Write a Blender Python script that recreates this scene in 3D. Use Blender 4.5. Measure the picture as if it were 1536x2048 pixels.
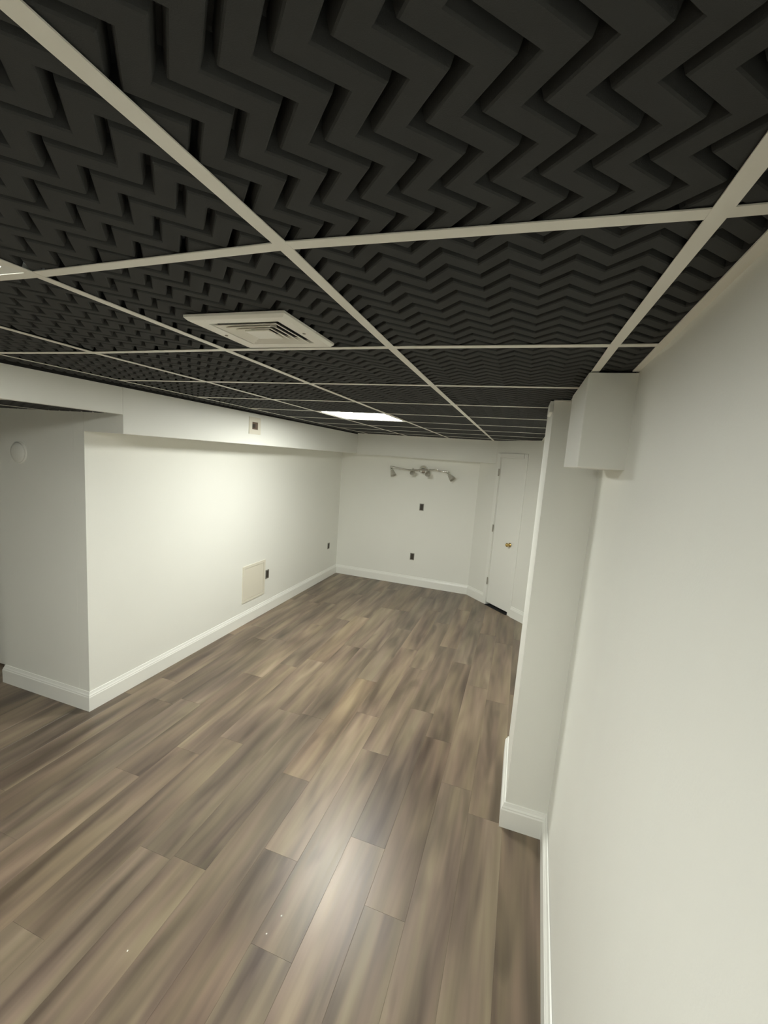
import bpy, bmesh, math, random
from mathutils import Vector, Matrix

for o in list(bpy.data.objects):
    bpy.data.objects.remove(o)
SC = bpy.context.scene
COL = SC.collection

# ------------------------------------------------------------------ camera
CAM_Z = 1.9524
cam_data = bpy.data.cameras.new('camera')
cam = bpy.data.objects.new('camera', cam_data)
COL.objects.link(cam)
YAW, PIT, ROL = -0.3107, -0.1304, 0.0722
cy, sy = math.cos(YAW), math.sin(YAW)
Fv = Vector((sy * math.cos(PIT), cy * math.cos(PIT), math.sin(PIT)))
R0 = Vector((cy, -sy, 0))
U0 = R0.cross(Fv)
Rv = R0 * math.cos(ROL) + U0 * math.sin(ROL)
Uv = -R0 * math.sin(ROL) + U0 * math.cos(ROL)
M = Matrix.Identity(4)
for r in range(3):
    M[r][0], M[r][1], M[r][2] = Rv[r], Uv[r], -Fv[r]
M.translation = (0, 0, CAM_Z)
cam.matrix_world = M
cam_data.sensor_fit = 'HORIZONTAL'
cam_data.sensor_width = 36.0
cam_data.lens = 835.49 / 1536 * 36.0
cam_data.clip_start = 0.02
SC.camera = cam

# ------------------------------------------------------------------ world, exposure, lamp strength
world = bpy.data.worlds.new('world')
SC.world = world
world.use_nodes = True
world.node_tree.nodes['Background'].inputs[0].default_value = (0.0, 0.0, 0.0, 1)
world.node_tree.nodes['Background'].inputs[1].default_value = 0.0
SC.view_settings.view_transform = 'Standard'
SC.view_settings.look = 'None'
SC.view_settings.gamma = 1
SC.view_settings.use_curve_mapping = False
SC.view_settings.exposure = 0.0
PANEL_COLOR = (0.985, 1.0, 0.945)
PANEL_POWER = 61.0

# ------------------------------------------------------------------ measurements (metres)
H = 2.279            # main ceiling
HA = 2.10            # lower ceiling of the alcove
SOFZ = 1.98          # underside of the soffits
XL, XS, XR = -2.761, -2.42, 0.31
YJ, YB, YS = 2.03, 6.20, 5.97
Y_NEAR, X_FAR = -3.0, -4.95
T = 0.6096
GX0, GY0 = -0.4173, 0.6484
DS = 5.61            # the diagonal wall lies on x + y = DS
def XW(y, z=0.0): return .245 + .035 * y + .008 * z      # face of the near right wall, slightly out of square
random.seed(7)

# ------------------------------------------------------------------ helpers
def lin(c):
    return tuple((v / 12.92 if v <= .04045 else ((v + .055) / 1.055) ** 2.4) for v in c)

def new_mat(name):
    m = bpy.data.materials.new(name)
    m.use_nodes = True
    nt = m.node_tree
    return m, nt, nt.nodes['Principled BSDF']

def paint(name, col, rough=.6, bump=.0, bscale=900, metal=0, spec=.5, var=0.0):
    m, nt, b = new_mat(name)
    b.inputs['Base Color'].default_value = (*col, 1)
    b.inputs['Roughness'].default_value = rough
    b.inputs['Metallic'].default_value = metal
    b.inputs['Specular IOR Level'].default_value = spec
    tc = nt.nodes.new('ShaderNodeTexCoord')
    if var:
        n = nt.nodes.new('ShaderNodeTexNoise'); n.inputs['Scale'].default_value = 3
        nt.links.new(tc.outputs['Object'], n.inputs['Vector'])
        mp = nt.nodes.new('ShaderNodeMapRange')
        mp.inputs['To Min'].default_value = 1 - var; mp.inputs['To Max'].default_value = 1 + var
        nt.links.new(n.outputs['Fac'], mp.inputs['Value'])
        mx = nt.nodes.new('ShaderNodeVectorMath'); mx.operation = 'SCALE'
        mx.inputs[0].default_value = col
        nt.links.new(mp.outputs['Result'], mx.inputs['Scale'])
        nt.links.new(mx.outputs['Vector'], b.inputs['Base Color'])
    if bump:
        n = nt.nodes.new('ShaderNodeTexNoise'); n.inputs['Scale'].default_value = bscale
        nt.links.new(tc.outputs['Object'], n.inputs['Vector'])
        bp = nt.nodes.new('ShaderNodeBump'); bp.inputs['Strength'].default_value = bump
        bp.inputs['Distance'].default_value = .002
        nt.links.new(n.outputs['Fac'], bp.inputs['Height'])
        nt.links.new(bp.outputs['Normal'], b.inputs['Normal'])
    return m

M_WALL = paint('wall_paint', (.85, .85, .785), .5, .12, 160, var=.012)
M_TRIM = paint('trim_paint', (.88, .88, .82), .32)
M_TEE = paint('grid_enamel', (.90, .885, .80), .45)
M_FOAM = paint('black_foam', (.051, .053, .052), .9, .25, 700, spec=.3)
M_BLACK = paint('black_void', (.012, .012, .012), .9)
M_VENT = paint('vent_enamel', (.92, .90, .81), .4)
M_PLATE = paint('steel_plate', (.25, .24, .20), .45, metal=.3)
M_SOCKET = paint('dark_socket', (.05, .04, .03), .5)
M_BROWN = paint('brown_box', (.16, .11, .08), .6)
M_IVORY = paint('ivory_plastic', (.78, .74, .62), .4)
M_CHROME = paint('chrome', (.75, .75, .72), .12, metal=1)
M_FROST = paint('frosted_glass', (.50, .48, .41), .35)
M_BRASS = paint('brass', (.72, .52, .20), .2, metal=1)
M_HINGE = paint('satin_hinge', (.38, .36, .31), .4, metal=.6)
M_SUB = paint('subfloor', (.10, .09, .08), .8)
M_FLECK = paint('white_fleck', (.85, .83, .75), .6)

def emis(name, col, power):
    m, nt, b = new_mat(name)
    b.inputs['Base Color'].default_value = (.8, .8, .8, 1)
    b.inputs['Emission Color'].default_value = (*col, 1)
    b.inputs['Emission Strength'].default_value = power
    return m
M_GLOW = emis('lit_diffuser', PANEL_COLOR, PANEL_POWER)
M_GLOW_MID = emis('lit_diffuser_dimmer', PANEL_COLOR, PANEL_POWER * .86)
M_GLOW_FILL = emis('lit_diffuser_fill', PANEL_COLOR, PANEL_POWER * .38)

def plank_material():
    m, nt, b = new_mat('vinyl_plank')
    N, L = nt.nodes, nt.links
    tc = N.new('ShaderNodeTexCoord'); oi = N.new('ShaderNodeObjectInfo')
    off = N.new('ShaderNodeVectorMath'); off.operation = 'ADD'
    sc = N.new('ShaderNodeVectorMath'); sc.operation = 'SCALE'; sc.inputs['Scale'].default_value = 37.0
    cmb = N.new('ShaderNodeCombineXYZ')
    for k in range(3): L.new(oi.outputs['Random'], cmb.inputs[k])
    L.new(cmb.outputs[0], sc.inputs[0])
    L.new(tc.outputs['Object'], off.inputs[0]); L.new(sc.outputs[0], off.inputs[1])
    def noise(sx, sy, scale, det, dist=0):
        mp = N.new('ShaderNodeMapping'); mp.inputs['Scale'].default_value = (sx, sy, 1)
        L.new(off.outputs[0], mp.inputs['Vector'])
        n = N.new('ShaderNodeTexNoise'); n.inputs['Scale'].default_value = scale
        n.inputs['Detail'].default_value = det; n.inputs['Distortion'].default_value = dist
        L.new(mp.outputs[0], n.inputs['Vector'])
        return n
    broad = noise(1, .12, 10, 2, .3)
    fine = noise(1, .035, 75, 4, .15)
    knot = noise(1, .28, 8, 1, .2)
    a = N.new('ShaderNodeMath'); a.operation = 'MULTIPLY_ADD'; a.inputs[1].default_value = .11
    L.new(fine.outputs['Fac'], a.inputs[0]); L.new(broad.outputs['Fac'], a.inputs[2])
    ramp = N.new('ShaderNodeValToRGB'); e = ramp.color_ramp.elements
    e[0].position = .34; e[0].color = (*lin((.340, .298, .258)), 1)
    e[1].position = .84; e[1].color = (*lin((.600, .550, .468)), 1)
    e2 = e.new(.50); e2.color = (*lin((.440, .393, .340)), 1)
    e3 = e.new(.64); e3.color = (*lin((.515, .463, .395)), 1)
    L.new(a.outputs[0], ramp.inputs[0])
    kr = N.new('ShaderNodeMapRange'); kr.inputs['From Min'].default_value = .66; kr.inputs['From Max'].default_value = .78
    kr.inputs['To Min'].default_value = 1; kr.inputs['To Max'].default_value = .68
    L.new(knot.outputs['Fac'], kr.inputs['Value'])
    hue = noise(1, .10, 17, 1, .2)
    hm = N.new('ShaderNodeMix'); hm.data_type = 'RGBA'
    hr = N.new('ShaderNodeMapRange'); hr.inputs['From Min'].default_value = .35; hr.inputs['From Max'].default_value = .65
    L.new(hue.outputs['Fac'], hr.inputs['Value']); L.new(hr.outputs[0], hm.inputs[0])
    hm.inputs[6].default_value = (1.04, .97, .98, 1); hm.inputs[7].default_value = (1.01, 1.0, .925, 1)
    hv = N.new('ShaderNodeVectorMath'); hv.operation = 'MULTIPLY'
    L.new(ramp.outputs[0], hv.inputs[0]); L.new(hm.outputs[2], hv.inputs[1])
    v1 = N.new('ShaderNodeVectorMath'); v1.operation = 'SCALE'
    L.new(hv.outputs[0], v1.inputs[0]); L.new(kr.outputs[0], v1.inputs['Scale'])
    v2 = N.new('ShaderNodeVectorMath'); v2.operation = 'MULTIPLY'
    L.new(v1.outputs[0], v2.inputs[0]); L.new(oi.outputs['Color'], v2.inputs[1])
    L.new(v2.outputs[0], b.inputs['Base Color'])
    rr = N.new('ShaderNodeMapRange'); rr.inputs['To Min'].default_value = .31; rr.inputs['To Max'].default_value = .42
    L.new(fine.outputs['Fac'], rr.inputs['Value']); L.new(rr.outputs[0], b.inputs['Roughness'])
    b.inputs['Specular IOR Level'].default_value = .5
    bp = N.new('ShaderNodeBump'); bp.inputs['Strength'].default_value = .06; bp.inputs['Distance'].default_value = .001
    L.new(fine.outputs['Fac'], bp.inputs['Height']); L.new(bp.outputs[0], b.inputs['Normal'])
    return m
M_PLANK = plank_material()

def link(name, me, mat, parent=None, smooth=False):
    o = bpy.data.objects.new(name, me)
    COL.objects.link(o)
    if mat and not me.materials: me.materials.append(mat)
    if parent: o.parent = parent
    if smooth:
        for p in me.polygons: p.use_smooth = True
    return o

def obj(name, bm, mat, parent=None, smooth=False, mtx=None):
    if mtx is not None: bm.transform(mtx)
    bmesh.ops.recalc_face_normals(bm, faces=bm.faces)
    me = bpy.data.meshes.new(name)
    bm.to_mesh(me); bm.free()
    return link(name, me, mat, parent, smooth)

def box(lo, hi, bev=0, bm=None):
    b = bmesh.new()
    bmesh.ops.create_cube(b, size=1)
    for v in b.verts:
        v.co = Vector([(lo[i] + hi[i]) / 2 + v.co[i] * (hi[i] - lo[i]) for i in range(3)])
    if bev:
        bmesh.ops.bevel(b, geom=list(b.edges), offset=bev, segments=2, affect='EDGES', profile=.5)
    if bm is None: return b
    me = bpy.data.meshes.new('tmp'); b.to_mesh(me); b.free(); bm.from_mesh(me); bpy.data.meshes.remove(me)
    return bm

def prism(pts, z0, z1):
    b = bmesh.new()
    lo = [b.verts.new((x, y, z0)) for x, y in pts]; hi = [b.verts.new((x, y, z1)) for x, y in pts]
    b.faces.new(lo); b.faces.new(hi); n = len(pts)
    for i in range(n): b.faces.new((lo[i], lo[(i + 1) % n], hi[(i + 1) % n], hi[i]))
    return b

def lathe(profile, seg=24, bm=None, mtx=None):
    """profile of (radius, height) along +Z"""
    b = bmesh.new() if bm is None else bm
    rings = []
    for r, z in profile:
        ring = []
        for k in range(seg):
            a = 2 * math.pi * k / seg
            v = Vector((r * math.cos(a), r * math.sin(a), z))
            ring.append(b.verts.new(mtx @ v if mtx is not None else v))
        rings.append(ring)
    for i in range(len(rings) - 1):
        for k in range(seg):
            b.faces.new((rings[i][k], rings[i][(k + 1) % seg], rings[i + 1][(k + 1) % seg], rings[i + 1][k]))
    b.faces.new(rings[0]); b.faces.new(rings[-1])
    return b

def tube(pts, r, seg=10):
    b = bmesh.new(); rings = []
    pts = [Vector(p) for p in pts]
    for i, p in enumerate(pts):
        d = (pts[min(i + 1, len(pts) - 1)] - pts[max(i - 1, 0)]).normalized()
        up = Vector((0, 0, 1)) if abs(d.z) < .9 else Vector((0, 1, 0))
        a = d.cross(up).normalized(); c = a.cross(d)
        rings.append([b.verts.new(p + a * r * math.cos(2 * math.pi * k / seg) + c * r * math.sin(2 * math.pi * k / seg)) for k in range(seg)])
    for i in range(len(rings) - 1):
        for k in range(seg):
            b.faces.new((rings[i][k], rings[i][(k + 1) % seg], rings[i + 1][(k + 1) % seg], rings[i + 1][k]))
    b.faces.new(rings[0]); b.faces.new(rings[-1])
    return b

def struct(name, bm, mat, parent=None, mtx=None):
    o = obj(name, bm, mat, parent, mtx=mtx)
    if parent is None: o['kind'] = 'structure'
    return o

def thing(name, label, cat, loc, mtx=None, group=None):
    o = bpy.data.objects.new(name, None); COL.objects.link(o)
    o.empty_display_size = .05
    if mtx is not None: o.matrix_world = mtx
    else: o.location = loc
    o['label'] = label; o['category'] = cat
    if group: o['group'] = group
    return o

# ================================================================== FLOOR
poly_floor = box((X_FAR - .1, Y_NEAR - .1, -.06), (XR + .1, 6.75, -.008))
floor = struct('floor', poly_floor, M_SUB)
PW, PL = .185, 1.22
plank_meshes = {}
def plank_mesh(w, l):
    key = (round(w, 3), round(l, 3))
    if key not in plank_meshes:
        b = bmesh.new(); g = .0001; c = .0006
        x0, x1, y0, y1 = g, w - g, g, l - g
        top = [b.verts.new(p) for p in ((x0 + c, y0 + c, 0), (x1 - c, y0 + c, 0), (x1 - c, y1 - c, 0), (x0 + c, y1 - c, 0))]
        mid = [b.verts.new(p) for p in ((x0, y0, -.0006), (x1, y0, -.0006), (x1, y1, -.0006), (x0, y1, -.0006))]
        bot = [b.verts.new(p) for p in ((x0, y0, -.007), (x1, y0, -.007), (x1, y1, -.007), (x0, y1, -.007))]
        b.faces.new(top)
        for i in range(4):
            j = (i + 1) % 4
            b.faces.new((mid[i], mid[j], top[j], top[i])); b.faces.new((bot[i], bot[j], mid[j], mid[i]))
        b.faces.new(bot[::-1])
        me = bpy.data.meshes.new('plank'); b.to_mesh(me); b.free(); me.materials.append(M_PLANK)
        plank_meshes[key] = me
    return plank_meshes[key]
# column k spans x = -.45 - k*PW ... ; seam positions read from the photograph where they show
SEAM = {1: 1.816, 2: 2.45, 3: 1.594, 4: 2.055, 0: 2.75, -1: 1.15, -2: 2.20, 5: 1.40, 6: 2.60, 7: .95, 8: 3.2}
TONE = {(1, 0): (1.30, 1.29, 1.30), (2, 0): (1.10, 1.09, 1.08), (3, 0): (1.22, 1.21, 1.18), (4, 0): (1.14, 1.10, 1.02),  # lightest planks: own tone plus the floor highlight put into the colour
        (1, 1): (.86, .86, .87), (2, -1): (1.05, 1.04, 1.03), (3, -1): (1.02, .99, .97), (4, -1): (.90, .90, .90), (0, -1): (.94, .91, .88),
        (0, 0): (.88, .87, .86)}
for k in range(-4, 25):
    xr = -.45 - (k - 1) * PW; xl = xr - PW
    if xl >= XR + .02: continue
    w = min(xr, XR + .025) - xl
    if xl < X_FAR: break
    base = SEAM.get(k, random.uniform(0, PL))
    n0 = -6
    for n in range(n0, 6):
        a = base + n * PL; e = a + PL
        # TONE index: 0 is the plank that ends nearest the camera at the seam (SEAM = its far end for col 1)
        ymax = 6.30 if xr > XL - .02 else YJ + .10
        if xr < -3.6: ymax = YJ + .22
        if xl > -.6: ymax = min(ymax, DS - xl + .12)
        a2, e2 = max(a, Y_NEAR), min(e, ymax)
        if e2 - a2 < .03: continue
        o = link('plank', plank_mesh(w, e2 - a2), None, floor)
        o.location = (xl, a2, 0)
        t = None
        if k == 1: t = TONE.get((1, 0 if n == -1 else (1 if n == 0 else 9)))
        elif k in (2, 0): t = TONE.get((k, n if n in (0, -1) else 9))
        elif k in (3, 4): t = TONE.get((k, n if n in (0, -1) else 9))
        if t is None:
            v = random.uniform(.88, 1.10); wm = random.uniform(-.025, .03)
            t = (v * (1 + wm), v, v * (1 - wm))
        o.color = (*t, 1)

# ================================================================== CEILING
def node(i, j):
    fix = {(0, 0): (-.408, .634), (1, 0): (.196, .655), (-1, 0): (-1.018, .652), (-2, 1): (-1.665, 1.272),
           (-1, 1): (-1.018, 1.252), (0, 1): (-.415, 1.245), (1, 1): (.190, 1.252), (0, -1): (-.421, .03)}
    x, y = GX0 + i * T, GY0 + j * T
    if i == -3: x = -2.246
    return fix.get((i, j), (x, y))

def foam_tile_bm(w=.606, l=.606, turned=False):
    """one moulded foam panel: zigzag ridges hanging down from a flat back; clipped to w x l, origin at the panel's centre, z=0 at ridge tops"""
    b = bmesh.new(); S = .3048; hp = .0508; pitch = .0554; amp = .0254
    prof = ((-.0242, .032), (-.0226, .014), (-.0188, .002), (-.0162, 0), (.0162, 0), (.0188, .002), (.0226, .014), (.0242, .032))
    for k in range(-1, 13):
        yc = -S + pitch * k
        rows = []
        for m in range(0, 13):
            x = -S + hp * m; y = yc + (-amp if m % 2 else amp)
            rows.append([b.verts.new((x, y + dy, dz)) for dy, dz in prof])
        for m in range(12):
            for q in range(len(prof) - 1):
                b.faces.new((rows[m][q], rows[m][q + 1], rows[m + 1][q + 1], rows[m + 1][q]))
    vs = [b.verts.new(p) for p in ((-S, -S, .0322), (S, -S, .0322), (S, S, .0322), (-S, S, .0322))]
    b.faces.new(vs)
    if turned: bmesh.ops.rotate(b, verts=b.verts, cent=(0, 0, 0), matrix=Matrix.Rotation(math.pi / 2, 3, 'Z'))
    for co, no in (((-w / 2, 0, 0), (-1, 0, 0)), ((w / 2, 0, 0), (1, 0, 0)), ((0, -l / 2, 0), (0, -1, 0)), ((0, l / 2, 0), (0, 1, 0))):
        bmesh.ops.bisect_plane(b, geom=b.verts[:] + b.edges[:] + b.faces[:], plane_co=co, plane_no=no, clear_outer=True)
    return b
def mesh_of(b, mat):
    me = bpy.data.meshes.new('ceiling_tile'); b.to_mesh(me); b.free(); me.materials.append(mat)
    return me
TILE = mesh_of(foam_tile_bm(), M_FOAM)
TILE_T = mesh_of(foam_tile_bm(turned=True), M_FOAM)
ceiling = struct('ceiling', box((XS - .02, Y_NEAR - .1, H + .09), (XR + .1, 6.3, H + .13)), M_BLACK)
LIGHT_CELLS = [(-2, 4), (-2, -1), (-2, -6)]
TZ = H + .004

def clipped(x0, x1, y0, y1, z, parent, diag=False):
    cx, cyy = (x0 + x1) / 2, (y0 + y1) / 2
    b = foam_tile_bm(.6096, .6096)
    # keep the pattern of the full panel and cut the strip from it
    b2 = b
    for co, no in (((x0 - cx, 0, 0), (-1, 0, 0)), ((x1 - cx, 0, 0), (1, 0, 0)), ((0, y0 - cyy, 0), (0, -1, 0)), ((0, y1 - cyy, 0), (0, 1, 0))):
        bmesh.ops.bisect_plane(b2, geom=b2.verts[:] + b2.edges[:] + b2.faces[:], plane_co=co, plane_no=no, clear_outer=True)
    if diag:
        bmesh.ops.bisect_plane(b2, geom=b2.verts[:] + b2.edges[:] + b2.faces[:], plane_co=((DS - cx - cyy) / 2, (DS - cx - cyy) / 2, 0), plane_no=(1, 1, 0), clear_outer=True)
    if not b2.faces: b2.free(); return
    o = link('ceiling_tile', mesh_of(b2, M_FOAM), None, parent); o.location = (cx, cyy, z)

JMAX = 8
for j in range(-6, JMAX + 1):
    for i in range(-3, 2):
        if (i, j) in LIGHT_CELLS: continue
        x0, y0 = node(i, j); x1, y1 = node(i + 1, j + 1)
        if i == 1: x1 = XR + .025
        y1c = min(y1, YS)
        full = (i < 1) and y1c == y1 and (x1 + y1 < DS)
        if full:
            turned = (i, j) in ((0, -1), (-1, -3))
            o = link('ceiling_tile', TILE_T if turned else TILE, None, ceiling)
            o.location = ((x0 + x1) / 2, (y0 + y1) / 2, TZ)
        elif y1c - y0 > .01:
            if i == 1 and 1.53 < y0 < 2.9: pass
            clipped(x0, x1, y0, y1c, TZ, ceiling, diag=(x1 + y1c > DS))
    # the strip between the last runner and the left soffit
    clipped(XS, -2.246, node(-3, j)[1], min(node(-3, j + 1)[1], YS), TZ, ceiling)

def tee(p, q, w=.024, parent=ceiling, z=H):
    p = Vector((*p, 0)); q = Vector((*q, 0)); d = q - p; L = d.length; d.normalize(); n = Vector((-d.y, d.x, 0)) * (w / 2)
    b = bmesh.new()
    prof = [(-1, 0), (1, 0), (1, .0018), (.9, .0026), (-.9, .0026), (-1, .0018)]
    r0 = [b.verts.new(p + n * a + Vector((0, 0, z + h))) for a, h in prof]
    r1 = [b.verts.new(q + n * a + Vector((0, 0, z + h))) for a, h in prof]
    b.faces.new(r0); b.faces.new(r1[::-1])
    n6 = len(prof)
    for k in range(n6): b.faces.new((r0[k], r0[(k + 1) % n6], r1[(k + 1) % n6], r1[k]))
    return obj('grid_tee', b, M_TEE, parent)
def clip_end(a, b):
    """shorten a-b so that it stays in front of the back soffit and the diagonal wall"""
    a, b = Vector(a), Vector(b)
    f = 1.0
    if b.y > YS: f = min(f, (YS - a.y) / (b.y - a.y))
    if b.x + b.y > DS: f = min(f, (DS - a.x - a.y) / ((b.x + b.y) - (a.x + a.y)))
    return None if f <= 0.01 else tuple(a + (b - a) * f)
def runner(pts, w, z=H, parent=ceiling):
    """one continuous main runner that follows its nodes"""
    b = bmesh.new(); rings = []; n = len(pts)
    prof = [(-1, 0), (1, 0), (1, .0018), (.9, .0026), (-.9, .0026), (-1, .0018)]
    for k in range(n):
        d = (Vector(pts[min(k + 1, n - 1)]) - Vector(pts[max(k - 1, 0)])).normalized()
        nn = Vector((-d.y, d.x)) * (w / 2)
        rings.append([b.verts.new((pts[k][0] + nn.x * a_, pts[k][1] + nn.y * a_, z + h_)) for a_, h_ in prof])
    for k in range(n - 1):
        for q in range(6): b.faces.new((rings[k][q], rings[k][(q + 1) % 6], rings[k + 1][(q + 1) % 6], rings[k + 1][q]))
    b.faces.new(rings[0]); b.faces.new(rings[-1][::-1])
    return obj('main_runner', b, M_TEE, parent)
for i in range(-3, 2):                      # long runners
    pts = [node(i, -6)]
    for j in range(-6, JMAX + 1):
        e = clip_end(node(i, j), node(i, j + 1))
        if not e: break
        pts.append(e)
        if (Vector(e) - Vector(node(i, j + 1))).length > 1e-4: break
    runner([tuple(p) for p in pts], .024 if i > -3 else .014)
for j in range(-5, JMAX + 1):               # cross tees
    for i in range(-3, 2):
        a = node(i, j); b_ = node(i + 1, j) if i < 1 else ((XW(node(1, j)[1], H) + .012) if node(1, j)[1] < 2.2 else XR + .01, node(1, j)[1])
        e = clip_end(a, b_)
        if e: tee(Vector(a) + Vector((.004, 0)), Vector(e) - Vector((.004, 0)), z=H + .0006)
def wall_angle(lo, hi, mat=M_TEE): return obj('wall_angle', box(lo, hi), mat, ceiling)
obj('wall_angle', prism([(XW(Y_NEAR, H) - .020, Y_NEAR), (XW(Y_NEAR, H) + .004, Y_NEAR), (XW(1.55, H) + .004, 1.55), (XW(1.55, H) - .020, 1.55)], H - .001, H + .002), M_TEE, ceiling)
wall_angle((XS, YS - .016, H - .001), (DS - YS, YS, H + .002))
wall_angle((XS + .0005, Y_NEAR + .01, H - .012), (XS + .006, YS - .02, H + .034), M_BLACK)

# lower ceiling of the alcove
ceil_a = struct('ceiling_alcove', box((X_FAR - .1, Y_NEAR - .1, HA + .09), (XS - .06, YJ + .1, HA + .12)), M_BLACK)
for a in range(5):
    for c in range(9):
        x1 = XS - .05 - a * T; x0 = max(x1 - T, X_FAR); y1 = YJ - c * T; y0 = max(y1 - T, Y_NEAR)
        if x1 - x0 < .05 or y1 - y0 < .05: continue
        if x1 - x0 > .6 and y1 - y0 > .6:
            o = link('ceiling_tile', TILE, None, ceil_a); o.location = ((x0 + x1) / 2, (y0 + y1) / 2, HA + .004)
        else: clipped(x0, x1, y0, y1, HA + .004, ceil_a)
        if a: tee((x1, y0), (x1, y1), parent=ceil_a, z=HA)
        if c: tee((x0, y1), (x1, y1), parent=ceil_a, z=HA)

# ================================================================== WALLS
TW = .10
struct('wall_left', box((XL - TW, YJ, -.006), (XL, YB + .1, H + .09)), M_WALL)
struct('wall_alcove', box((-3.65, YJ, -.006), (XL - TW - .0005, YJ + .24, HA + .09)), M_WALL)
struct('wall_back', box((XL, YB, -.006), (-.55, YB + TW, H + .09)), M_WALL)
wb = bmesh.new()
vv_ = [[wb.verts.new((x, y, z)) for x, y in ((XW(Y_NEAR - .1, z), Y_NEAR - .1), (XR + TW + .1, Y_NEAR - .1), (XR + TW + .1, 2.3), (XW(2.3, z), 2.3))] for z in (-.006, H + .09)]
wb.faces.new(vv_[0]); wb.faces.new(vv_[1])
for k in range(4): wb.faces.new((vv_[0][k], vv_[0][(k + 1) % 4], vv_[1][(k + 1) % 4], vv_[1][k]))
struct('wall_right', wb, M_WALL)
struct('wall_right_far', box((XR, 2.3005, -.006), (XR + TW, 5.55, H + .09)), M_WALL)
struct('wall_front', box((X_FAR - .1, Y_NEAR - TW, -.006), (XR, Y_NEAR, H + .09)), M_WALL)
struct('wall_far_left', box((X_FAR - TW, Y_NEAR, -.006), (X_FAR, YJ + .4, H + .09)), M_WALL)
struct('wall_soffit_left', box((XL + .0005, YJ + .0005, SOFZ), (XS, YB - .0005, H + .085), .002), M_WALL)
struct('wall_soffit_back', prism([(XS + .0005, YS), (DS - YS - .001, YS), (DS - YB - .001, YB - .001), (XS + .0005, YB - .001)], SOFZ - .006, H + .085), M_WALL)
struct('wall_beam_left', box((XS - .05, Y_NEAR + .001, HA), (XS, YJ - .0005, H + .085), .002), M_WALL)
struct('wall_column_right', box((.108, 2.20, -.006), (XR + .05, 2.2995, H + .085), .003), M_WALL)
struct('wall_column_right_rear', box((.108, 2.2998, -.006), (XR - .0005, 2.78, H + .085)), M_WALL)
struct('wall_duct_box_right', box((.172, 1.55, 1.965), (XR + .03, 2.03, H - .004), .003), M_WALL)
# diagonal wall: local frame, s along the wall, +y into the wall, origin at the corner with the back wall
DM = Matrix.Translation((-.59, 6.20, 0)) @ Matrix.Rotation(-math.pi / 4, 4, 'Z')
S0, S1, SE = .431, .851, 1.33
DTOP = 2.055
dw = bmesh.new()
box((-.04, 0, -.006), (S0 - .012, TW, H + .09), 0, dw)
box((S1 + .012, 0, -.006), (SE, TW, H + .09), 0, dw)
box((S0 - .012, 0, DTOP + .012), (S1 + .012, TW, H + .09), 0, dw)
struct('wall_diagonal', dw, M_WALL, mtx=DM)
# unseen black closet walls, added to keep the gap under the door dark
cl = bmesh.new()
box((S0 - .1, .50, -.006), (S1 + .1, .54, 2.2), 0, cl)
box((S0 - .14, TW, -.006), (S0 - .1, .54, 2.2), 0, cl)
box((S1 + .1, TW, -.006), (S1 + .14, .54, 2.2), 0, cl)
struct('wall_closet_blocker', cl, M_BLACK, mtx=DM)

# ---- narrow closet door
d1 = struct('door_1', box((S0, .006, .034), (S1, .041, DTOP), .002), M_TRIM, mtx=DM)
for nm, lo, hi in (('door_casing', (S0 - .062, -.017, 0), (S0 - .004, .0, DTOP + .062)),
                   ('door_casing', (S1 + .004, -.010, 0), (S1 + .062, .0, DTOP + .062)),
                   ('door_casing', (S0 - .004, -.017, DTOP + .004), (S1 + .004, .0, DTOP + .062))):
    obj(nm, box(lo, hi, .003), M_TRIM, d1, mtx=DM)
for lo, hi in (((S0 - .012, .0005, 0), (S0 - .002, TW, DTOP + .012)), ((S1 + .002, .0005, 0), (S1 + .012, TW, DTOP + .012)), ((S0 - .002, .0005, DTOP + .002), (S1 + .002, TW, DTOP + .012))):
    obj('door_jamb', box(lo, hi), M_TRIM, d1, mtx=DM)
obj('threshold', box((S0 - .001, -.030, .0002), (S1 + .001, TW + .05, .004), .0015), M_BLACK, d1, mtx=DM)
for z in (1.858, 1.092, .345):
    hb = tube([(S0 - .003, -.021, z - .050), (S0 - .003, -.021, z + .050)], .006, 8)
    box((S0 - .016, -.0195, z - .047), (S0 + .006, -.0175, z + .047), 0, hb)
    h = obj('hinge', hb, M_HINGE, d1, mtx=DM)
kb = lathe([(.026, 0), (.028, .003), (.022, .008), (.010, .012), (.009, .028), (.018, .034), (.025, .044), (.025, .054), (.017, .064), (.004, .067)], 20,
           mtx=Matrix.Translation((.757, .004, .927)) @ Matrix.Rotation(math.pi / 2, 4, 'X'))
kn = obj('door_knob', kb, M_BRASS, d1, True, mtx=DM)
kn['label'] = 'round brass knob'
obj('strike_plate', box((S1 - .004, .0005, .895), (S1 + .006, .006, .955)), M_HINGE, d1, mtx=DM)

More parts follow.
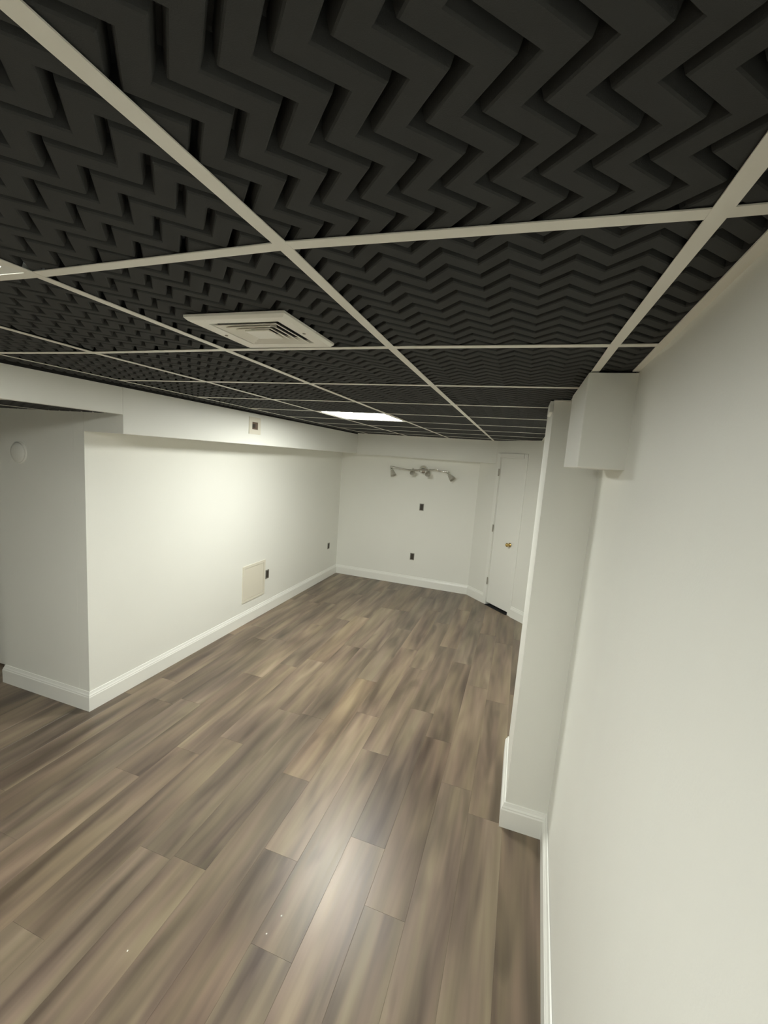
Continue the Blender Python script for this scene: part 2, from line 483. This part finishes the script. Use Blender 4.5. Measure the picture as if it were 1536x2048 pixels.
# ---- door at the far left of the alcove
YD = YJ + .13
ja = bmesh.new()
box((X_FAR, YD, -.006), (-4.50, YD + .1, HA + .09), 0, ja)
box((-4.50, YD, 2.045), (-3.652, YD + .1, HA + .09), 0, ja)
struct('wall_alcove_far', ja, M_WALL)
d2 = struct('door_2', box((-4.49, YD + .004, .018), (-3.69, YD + .039, 2.03), .002), M_WALL)
for lo, hi in (((-3.69, YD - .012, 0), (-3.652, YD + .09, 2.045)), ((-4.56, YD - .012, 0), (-4.495, YD - .0005, 2.10)), ((-4.495, YD - .012, 2.035), (-3.69, YD - .0005, 2.10))):
    obj('door_casing', box(lo, hi, .002), M_TRIM, d2)
obj('door_knob', lathe([(.026, 0), (.028, .003), (.022, .008), (.010, .012), (.009, .028), (.018, .034), (.025, .044), (.025, .054), (.017, .064), (.004, .067)], 20,
    mtx=Matrix.Translation((-4.40, YD + .004, .93)) @ Matrix.Rotation(math.pi / 2, 4, 'X')), M_BRASS, d2, True)
struct('wall_alcove_back', box((X_FAR, YD + .30, -.006), (-3.2, YD + .34, HA + .09)), M_BLACK)

# ---- baseboards
BP = ((0, 0), (1, 0), (1, .104), (.80, .110), (.80, .116), (.52, .124), (.36, .134), (.30, .140), (0, .142))
def baseboards(path, names, th=.017):
    """path walks with the room on its left; one mitred board per stretch"""
    P = [Vector(p) for p in path]; n = len(P)
    def normal(a, b):
        d = (b - a).normalized(); return Vector((-d.y, d.x))
    offs = []
    for i in range(n):
        ns = []
        if i > 0: ns.append(normal(P[i - 1], P[i]))
        if i < n - 1: ns.append(normal(P[i], P[i + 1]))
        if len(ns) == 1: offs.append(ns[0])
        else:
            m = (ns[0] + ns[1]).normalized(); offs.append(m / m.dot(ns[0]))
    for i, nm in enumerate(names):
        if not nm: continue
        b = bmesh.new(); rings = []
        for k in (i, i + 1):
            rings.append([b.verts.new((P[k].x + offs[k].x * t * th, P[k].y + offs[k].y * t * th, h)) for t, h in BP])
        for q in range(len(BP) - 1): b.faces.new((rings[0][q], rings[0][q + 1], rings[1][q + 1], rings[1][q]))
        b.faces.new(rings[0]); b.faces.new(rings[1][::-1])
        o = obj(nm, b, M_TRIM); o['kind'] = 'structure'
s2p = lambda s: tuple((DM @ Vector((s, 0, 0))).to_2d())
# walked clockwise seen from above would put the room on the right, so go the other way round
baseboards([(XW(Y_NEAR), Y_NEAR), (XW(2.2), 2.20), (.108, 2.20), (.108, 2.78), (XR, 2.78), (XR, DS - XR), s2p(S1 + .062)],
           ['baseboard_right', 'baseboard_column', 'baseboard_column_side', None, 'baseboard_right_far', 'baseboard_diagonal_right'], .020)
baseboards([s2p(S0 - .062), (DS - YB, YB), (XL, YB), (XL, YJ), (-3.65, YJ), (-3.65, YD - .02)],
           ['baseboard_diagonal_left', 'baseboard_back', 'baseboard_left', 'baseboard_alcove', 'baseboard_alcove_end'])
# small ceiling trims at the column head
t1 = struct('trim_1', box((.092, 2.205, H - .055), (.1075, 2.40, H - .002), .002), M_TRIM)
t2 = struct('trim_2', box((.108, 2.178, H - .006), (XR - .001, 2.1995, H - .0015)), M_TEE)

# ================================================================== CEILING LIGHTS
def ceiling_light(i, j, label, glow):
    x0, y0 = node(i, j); x1, y1 = node(i + 1, j + 1)
    t = thing('ceiling_light', label, 'ceiling light', ((x0 + x1) / 2, (y0 + y1) / 2, H + .004))
    hx = (x1 - x0) / 2 - .003; hy = (y1 - y0) / 2 - .003; f = .036
    fr = bmesh.new()
    for lo, hi in (((-hx, -hy, -.001), (hx, -hy + f, .012)), ((-hx, hy - f, -.001), (hx, hy, .012)), ((-hx, -hy + f, -.001), (-hx + f, hy - f, .012)), ((hx - f, -hy + f, -.001), (hx, hy - f, .012))):
        box(lo, hi, 0, fr)
    obj('frame', fr, M_TRIM, t)
    obj('diffuser', box((-hx + f, -hy + f, .002), (hx - f, hy - f, .010)), glow, t)
    return t
ceiling_light(-2, 4, 'square glowing white panel light in the dark ceiling near the far wall', M_GLOW)
ceiling_light(-2, -1, 'square glowing white panel light cut off by the left edge of the photo', M_GLOW_MID)
ceiling_light(-2, -6, 'added square white fill panel behind the viewer, out of view', M_GLOW_FILL)  # unseen panel added to fill in the near right wall

# ================================================================== AIR VENT
v = thing('ceiling_vent', 'cream square four-way air diffuser hanging under the black foam ceiling', 'vent', (-.724, 1.046, H))
VX, VY = .149, .139
vb = bmesh.new()
def ring(b, rx0, ry0, z0, rx1, ry1, z1):
    a = [b.verts.new((sx * rx0, sy_ * ry0, z0)) for sx, sy_ in ((-1, -1), (1, -1), (1, 1), (-1, 1))]
    c = [b.verts.new((sx * rx1, sy_ * ry1, z1)) for sx, sy_ in ((-1, -1), (1, -1), (1, 1), (-1, 1))]
    for k in range(4): b.faces.new((a[k], a[(k + 1) % 4], c[(k + 1) % 4], c[k]))
ring(vb, VX, VY, 0, VX, VY, -.006); ring(vb, VX, VY, -.006, VX - .008, VY - .008, -.013)
ring(vb, VX - .008, VY - .008, -.013, .106, .097, -.011); ring(vb, .106, .097, -.011, .104, .095, 0)
ring(vb, .104, .095, 0, VX, VY, 0)
obj('frame', vb, M_VENT, v)
for r, in ((.094,), (.074,), (.055,)):
    lb = bmesh.new(); ry = r * .92
    ring(lb, r, ry, -.012, r - .016, ry - .016, -.001); ring(lb, r - .016, ry - .016, -.001, r - .018, ry - .018, -.001)
    ring(lb, r - .018, ry - .018, -.001, r - .002, ry - .002, -.0135); ring(lb, r - .002, ry - .002, -.0135, r, ry, -.012)
    obj('louvre', lb, M_VENT, v)
obj('centre_plate', box((-.038, -.035, -.014), (.038, .035, -.010), .001), M_VENT, v)
obj('duct_shade_sheet', box((-.105, -.096, -.0008), (.105, .096, .0)), M_BLACK, v)  # flat black sheet stands for the shade inside the duct
lv = tube([(.072, -.078, -.013), (.088, -.078, -.016)], .004, 8)
obj('damper_lever', lv, M_HINGE, v)
for x_, y_ in ((-.126, 0), (.126, 0)):
    obj('screw', lathe([(.0045, 0), (.0045, .002), (.002, .003)], 10, mtx=Matrix.Translation((x_, y_, -.0115)) @ Matrix.Rotation(math.pi, 4, 'X')), M_HINGE, v)

# ================================================================== OUTLETS AND COVERS
def wall_frame(loc, facing):
    """local +z points away from the wall, +y up, +x to the right seen from the room"""
    f = Vector(facing).normalized(); up = Vector((0, 0, 1)); r = up.cross(f)
    m = Matrix.Identity(4)
    for k in range(3): m[k][0], m[k][1], m[k][2] = r[k], up[k], f[k]
    m.translation = loc
    return m
def outlet(loc, facing, label, w=.066, h=.106):
    t = thing('wall_outlet', label, 'outlet', loc, wall_frame(loc, facing), 'uncovered wall outlets')
    b = bmesh.new()
    fw = .010
    for lo, hi in (((-w / 2, -h / 2, 0), (w / 2, -h / 2 + fw, .005)), ((-w / 2, h / 2 - fw, 0), (w / 2, h / 2, .005)),
                   ((-w / 2, -h / 2 + fw, 0), (-w / 2 + fw, h / 2 - fw, .005)), ((w / 2 - fw, -h / 2 + fw, 0), (w / 2, h / 2 - fw, .005))):
        box(lo, hi, 0, b)
    obj('box_rim', b, M_PLATE, t)
    r = obj('receptacle', box((-w / 2 + fw, -h / 2 + fw, .0002), (w / 2 - fw, h / 2 - fw, .0035), .001), M_SOCKET if w < .07 else M_BROWN, t)
    for yy in (-.021, .021):
        obj('socket', box((-.014, yy - .013, .0036), (.014, yy + .013, .007), .002), M_SOCKET, r)
    return t
outlet((-1.395, YB, 1.238), (0, -1, 0), 'small dark uncovered outlet on the back wall, upper one, under the track lamp')
outlet((-1.480, YB, .455), (0, -1, 0), 'small dark uncovered outlet low on the back wall, near the floor')
outlet((XL, 4.205, .468), (1, 0, 0), 'small dark uncovered outlet on the left wall beside the ivory access panel')
outlet((XL, 5.872, .510), (1, 0, 0), 'small grey outlet on the left wall near the far corner', .066, .095)

loc = (XS, 3.395, 2.155)
t = thing('soffit_outlet_plate', 'white plate with a small square brown opening on the left soffit', 'outlet plate', loc, wall_frame(loc, (1, 0, 0)))
b = bmesh.new(); W2, H2 = .088, .078
for lo, hi in (((-W2, -H2, 0), (W2, -.034, .006)), ((-W2, .034, 0), (W2, H2, .006)), ((-W2, -.034, 0), (-.044, .034, .006)), ((.044, -.034, 0), (W2, .034, .006))):
    box(lo, hi, 0, b)
obj('plate', b, M_IVORY, t)
rc = obj('socket_recess', box((-.044, -.034, .0002), (.044, .034, .0015)), M_BROWN, t)
obj('socket', box((-.036, -.020, .0016), (.006, .016, .005), .001), M_SOCKET, t)

loc = (XL, 3.945, .452)
t = thing('access_panel', 'square ivory access panel low on the left wall above the baseboard', 'access panel', loc, wall_frame(loc, (1, 0, 0)))
A = .207
b = bmesh.new()
for lo, hi in (((-A, -A, 0), (A, -A + .028, .009)), ((-A, A - .028, 0), (A, A, .009)), ((-A, -A + .028, 0), (-A + .028, A - .028, .009)), ((A - .028, -A + .028, 0), (A, A - .028, .009))):
    box(lo, hi, 0, b)
obj('frame', b, M_IVORY, t)
obj('panel_door', box((-A + .031, -A + .031, .0005), (A - .031, A - .031, .0055), .001), M_IVORY, t)

loc = (-3.395, YJ, 1.80)
t = thing('smoke_detector', 'round white disc cover high on the alcove wall at the left edge', 'detector', loc, wall_frame(loc, (0, -1, 0)))
obj('base_ring', lathe([(.080, 0), (.080, .006), (.074, .009)], 32), M_WALL, t, False)
obj('dome', lathe([(.072, .0092), (.066, .017), (.048, .021), (.010, .022)], 32), M_WALL, t, True)

# ================================================================== TRACK LAMP ON THE BACK WALL
t = thing('track_lamp', 'chrome wavy bar lamp with four frosted shades on the back wall', 'wall lamp', (-1.411, YB, 1.805))
Z0 = 0
cm = Matrix.Rotation(math.pi / 2, 4, 'X')
obj('canopy', lathe([(.068, 0), (.068, .014), (.062, .034), (.044, .054), (.022, .066), (.006, .070)], 28, mtx=cm), M_CHROME, t, True)
pts = []
for k in range(41):
    u = k / 40; x = -.50 + u * .90
    pts.append((x, -.085, .004 + .018 * math.sin(u * 2 * math.pi * 1.0 + 2.6) * (1 if u < .5 else .8) - (.012 if u > .8 else 0)))
obj('bar', tube(pts, .0115, 8), M_CHROME, t, True)
obj('bar_stem', tube([(0, -.04, 0), (0, -.085, -.004)], .010, 10), M_CHROME, t, True)
def shade(x, z, direction, size=1.0, nm_i=0):
    d = Vector(direction).normalized()
    q = Vector((0, 0, 1)).rotation_difference(d).to_matrix().to_4x4()
    m = Matrix.Translation((x, -.085, z)) @ q @ Matrix.Scale(size, 4)
    s = obj('lamp_shade', lathe([(.016, .038), (.022, .05), (.033, .09), (.040, .125), (.037, .125), (.030, .09), (.018, .055)], 20, mtx=m), M_FROST, t, True)
    obj('lamp_holder', lathe([(.008, 0), (.015, .008), (.018, .03), (.018, .042), (.010, .046)], 16, mtx=m), M_CHROME, s, True)
shade(-.49, .006, (.45, -.25, -1), 1.12)
shade(-.15, .010, (.25, -.9, -.55), 1.05)
shade(.09, .006, (.15, -.9, -.5), 1.05)
shade(.37, -.012, (.85, -.35, -.8), 1.12)

# ================================================================== PAINT FLECKS ON THE FLOOR
def fleck(x, y, s, label):
    b = bmesh.new()
    bmesh.ops.create_icosphere(b, subdivisions=2, radius=s)
    for vv in b.verts:
        vv.co = Vector((vv.co.x * random.uniform(.8, 1.2), vv.co.y * random.uniform(.8, 1.3), (vv.co.z + s) * .35))
    o = obj('paint_fleck', b, M_FLECK); o.location = (x, y, .0)
    o['label'] = label; o['category'] = 'debris'; o['group'] = 'white paint flecks on the floor'
FLECKS = [(563, 1832, .0035, 'tiny white fleck on the floor just left of the glossy light streak'),
          (533, 1868, .003, 'tiny white fleck on the floor, the middle one of the three'),
          (255, 1902, .003, 'tiny white fleck on the floor at the lower left, furthest from the others')]
for px, py, s, lab in FLECKS:
    ray = Rv * ((px - 768) / 835.49) - Uv * ((py - 1024) / 835.49) + Fv
    k = -CAM_Z / ray.z
    fleck(ray.x * k, ray.y * k, s, lab)
bpy.context.view_layer.update()
